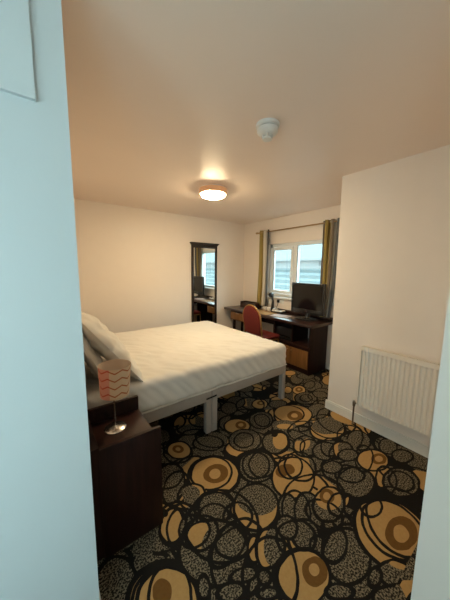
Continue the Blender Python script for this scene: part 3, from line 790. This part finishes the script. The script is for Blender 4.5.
# frame tube around the back
path = []
for y, z in [(0.19, 0.0)] + [(0.19, 0.44)] + [(0.178, 0.52)] + P1[2:] + [(-0.178, 0.52), (-0.19, 0.44), (-0.19, 0.0)]:
    path.append((-0.172 - 0.16*(z-0.45) - (0.10*(0.44-z)/0.44 if z < 0.44 else 0), y*1.03, z + (0.008 if z > 0.8 else 0)))
tub('back_frame', path, 0.0125, GOLDW, ch, 10)
bm = bmesh.new(); add_box(bm, -0.19, 0.20, -0.205, 0.205, 0.435, 0.495, 0.025, 3); obj('seat', bm, RED, ch, True)
boxes('seat_frame', [(-0.18, 0.19, -0.20, -0.18, 0.415, 0.44), (-0.18, 0.19, 0.18, 0.20, 0.415, 0.44), (0.17, 0.19, -0.20, 0.20, 0.415, 0.44), (-0.18, -0.16, -0.2, 0.2, 0.415, 0.44)], GOLDW, ch)
for s in (-1, 1):
    tub('leg', [(0.18, s*0.185, 0.43), (0.195, s*0.195, 0.0)], [0.0125, 0.010], GOLDW, ch)

# ------------------------------------------------------------------ mirror
mi = thing('wall_mirror', 'tall dark-framed mirror with a moulded cornice on the back wall', 'mirror', (2.442, YM-0.0065, 0.34), math.radians(-1.2))
MW, MH = 0.27, 1.60
box('frame_stile', -MW, -MW+0.042, -0.028, 0, 0, MH-0.03, DARKFR, mi, 0.004)
box('frame_stile', MW-0.042, MW, -0.028, 0, 0, MH-0.03, DARKFR, mi, 0.004)
box('frame_rail', -MW, MW, -0.030, 0, MH-0.075, MH-0.02, DARKFR, mi, 0.004)
box('frame_rail', -MW, MW, -0.030, 0, 0, 0.06, DARKFR, mi, 0.004)
boxes('cornice', [(-MW-0.014, MW+0.014, -0.042, 0, MH-0.022, MH-0.004), (-MW-0.028, MW+0.028, -0.056, 0, MH-0.004, MH+0.018)], DARKFR, mi, 0.005)
box('glass', -MW+0.04, MW-0.04, -0.016, -0.010, 0.05, MH-0.07, MIRROR, mi)

# ------------------------------------------------------------------ curtains and rod
rd = thing('curtain_rod', 'thin brass curtain rod above the window', 'curtain rod', (3.335, 0, 2.165))
tub('rod', [(0, 1.80, 0), (0, 3.45, 0)], 0.011, BRASS, rd, 14)
for s, y in ((-1, 1.80), (1, 3.45)):
    lath('finial', [(0.001, -0.005*s), (0.014, -0.005*s), (0.019, 0.012*s), (0.016, 0.03*s), (0.010, 0.04*s), (0.001, 0.045*s)], BRASS, rd, (0, y, 0), 'Y', 16)
for y in (1.84, 3.42):
    boxes('bracket', [(-0.004, 0.085, y-0.006, y+0.006, -0.018, -0.011), (0.079, 0.085, y-0.015, y+0.015, -0.05, 0.03)], BRASS, rd)

def curtain_mat(name, stops):
    M = bpy.data.materials.new(name); M.use_nodes = True
    nt = M.node_tree; N = nt.nodes; L = nt.links; b = N['Principled BSDF']; b.inputs['Roughness'].default_value = 0.7
    b.inputs['Sheen Weight'].default_value = 0.2
    uv = N.new('ShaderNodeUVMap'); sp = N.new('ShaderNodeSeparateXYZ'); L.new(uv.outputs[0], sp.inputs[0])
    cr = N.new('ShaderNodeValToRGB'); cr.color_ramp.interpolation = 'CONSTANT'
    els = cr.color_ramp.elements
    for i, (p, c) in enumerate(stops):
        e = els[i] if i < 2 else els.new(p)
        e.position = p; e.color = (*c, 1)
    L.new(sp.outputs[0], cr.inputs[0]); L.new(cr.outputs[0], b.inputs['Base Color'])
    n = N.new('ShaderNodeTexNoise'); n.inputs['Scale'].default_value = 220
    bp = N.new('ShaderNodeBump'); bp.inputs['Strength'].default_value = 0.1; L.new(n.outputs['Fac'], bp.inputs['Height']); L.new(bp.outputs[0], b.inputs['Normal'])
    return M
GOLD = (0.33, 0.24, 0.06); CREAM = (0.60, 0.55, 0.47); BRN = (0.05, 0.04, 0.035); TAUPE = (0.20, 0.15, 0.10); SLT = (0.10, 0.11, 0.12)
def curtain(label, yt0, yt1, yb0, yb1, z0, z1, folds, stops, drift=0.0, ph=0.0):
    c = thing('curtain', label, 'curtain', (3.335, 0, 0), group='striped eyelet curtains')
    bm = bmesh.new(); uvl = bm.loops.layers.uv.new('UVMap')
    nu, nv = 110, 26; V = {}
    for j in range(nv+1):
        t = j/nv; z = z1-(z1-z0)*t
        e = t**2.2
        for i in range(nu+1):
            u = i/nu
            y = (yt0+(yt1-yt0)*u)*(1-e) + (yb0+(yb1-yb0)*u)*e + drift*math.sin(math.pi*t)
            amp = 0.03*(1-0.3*t)
            x = amp*math.sin(2*math.pi*folds*u+ph) + 0.006*math.sin(17*u+6*t)
            y += 0.010*math.sin(4*math.pi*folds*u+ph)
            V[i, j] = bm.verts.new((x, y, z))
    for i in range(nu):
        for j in range(nv):
            f = bm.faces.new((V[i, j], V[i+1, j], V[i+1, j+1], V[i, j+1]))
            for l, (a, bb) in zip(f.loops, ((i, j), (i+1, j), (i+1, j+1), (i, j+1))): l[uvl].uv = (min(0.9999, a/nu), 1-bb/nv)
    o = obj('cloth', bm, curtain_mat('striped_curtain', stops), c, True)
    sm = o.modifiers.new('thickness', 'SOLIDIFY'); sm.thickness = 0.002
    for k in range(int(folds*2)):
        u = ((k*math.pi - ph)/(2*math.pi*folds)) % 1.0
        y = yt0+(yt1-yt0)*u
        bm = bmesh.new()
        pts = [(0.0+0.021*math.cos(a), y, 2.165+0.021*math.sin(a)) for a in [2*math.pi*q/16 for q in range(17)]]
        tube(bm, pts, 0.004, 6)
        obj('eyelet', bm, CHROME, c, True)
    return c
# left: seen from left to right gold, cream, dark ; u runs from large y (left) to small y (right)
curtain('olive gold, cream and charcoal striped curtain at the corner side of the window', 3.40, 3.15, 3.43, 3.16, 0.80, 2.20, 2.5,
        [(0.0, GOLD), (0.40, GOLD), (0.60, CREAM), (0.80, SLT), (0.92, BRN)], ph=1.0)
curtain('olive gold, taupe and grey striped curtain behind the television', 2.10, 1.825, 2.08, 1.90, 0.80, 2.20, 3.0,
        [(0.0, TAUPE), (0.18, BRN), (0.22, GOLD), (0.55, TAUPE), (0.63, CREAM), (0.78, SLT)], ph=0.4)
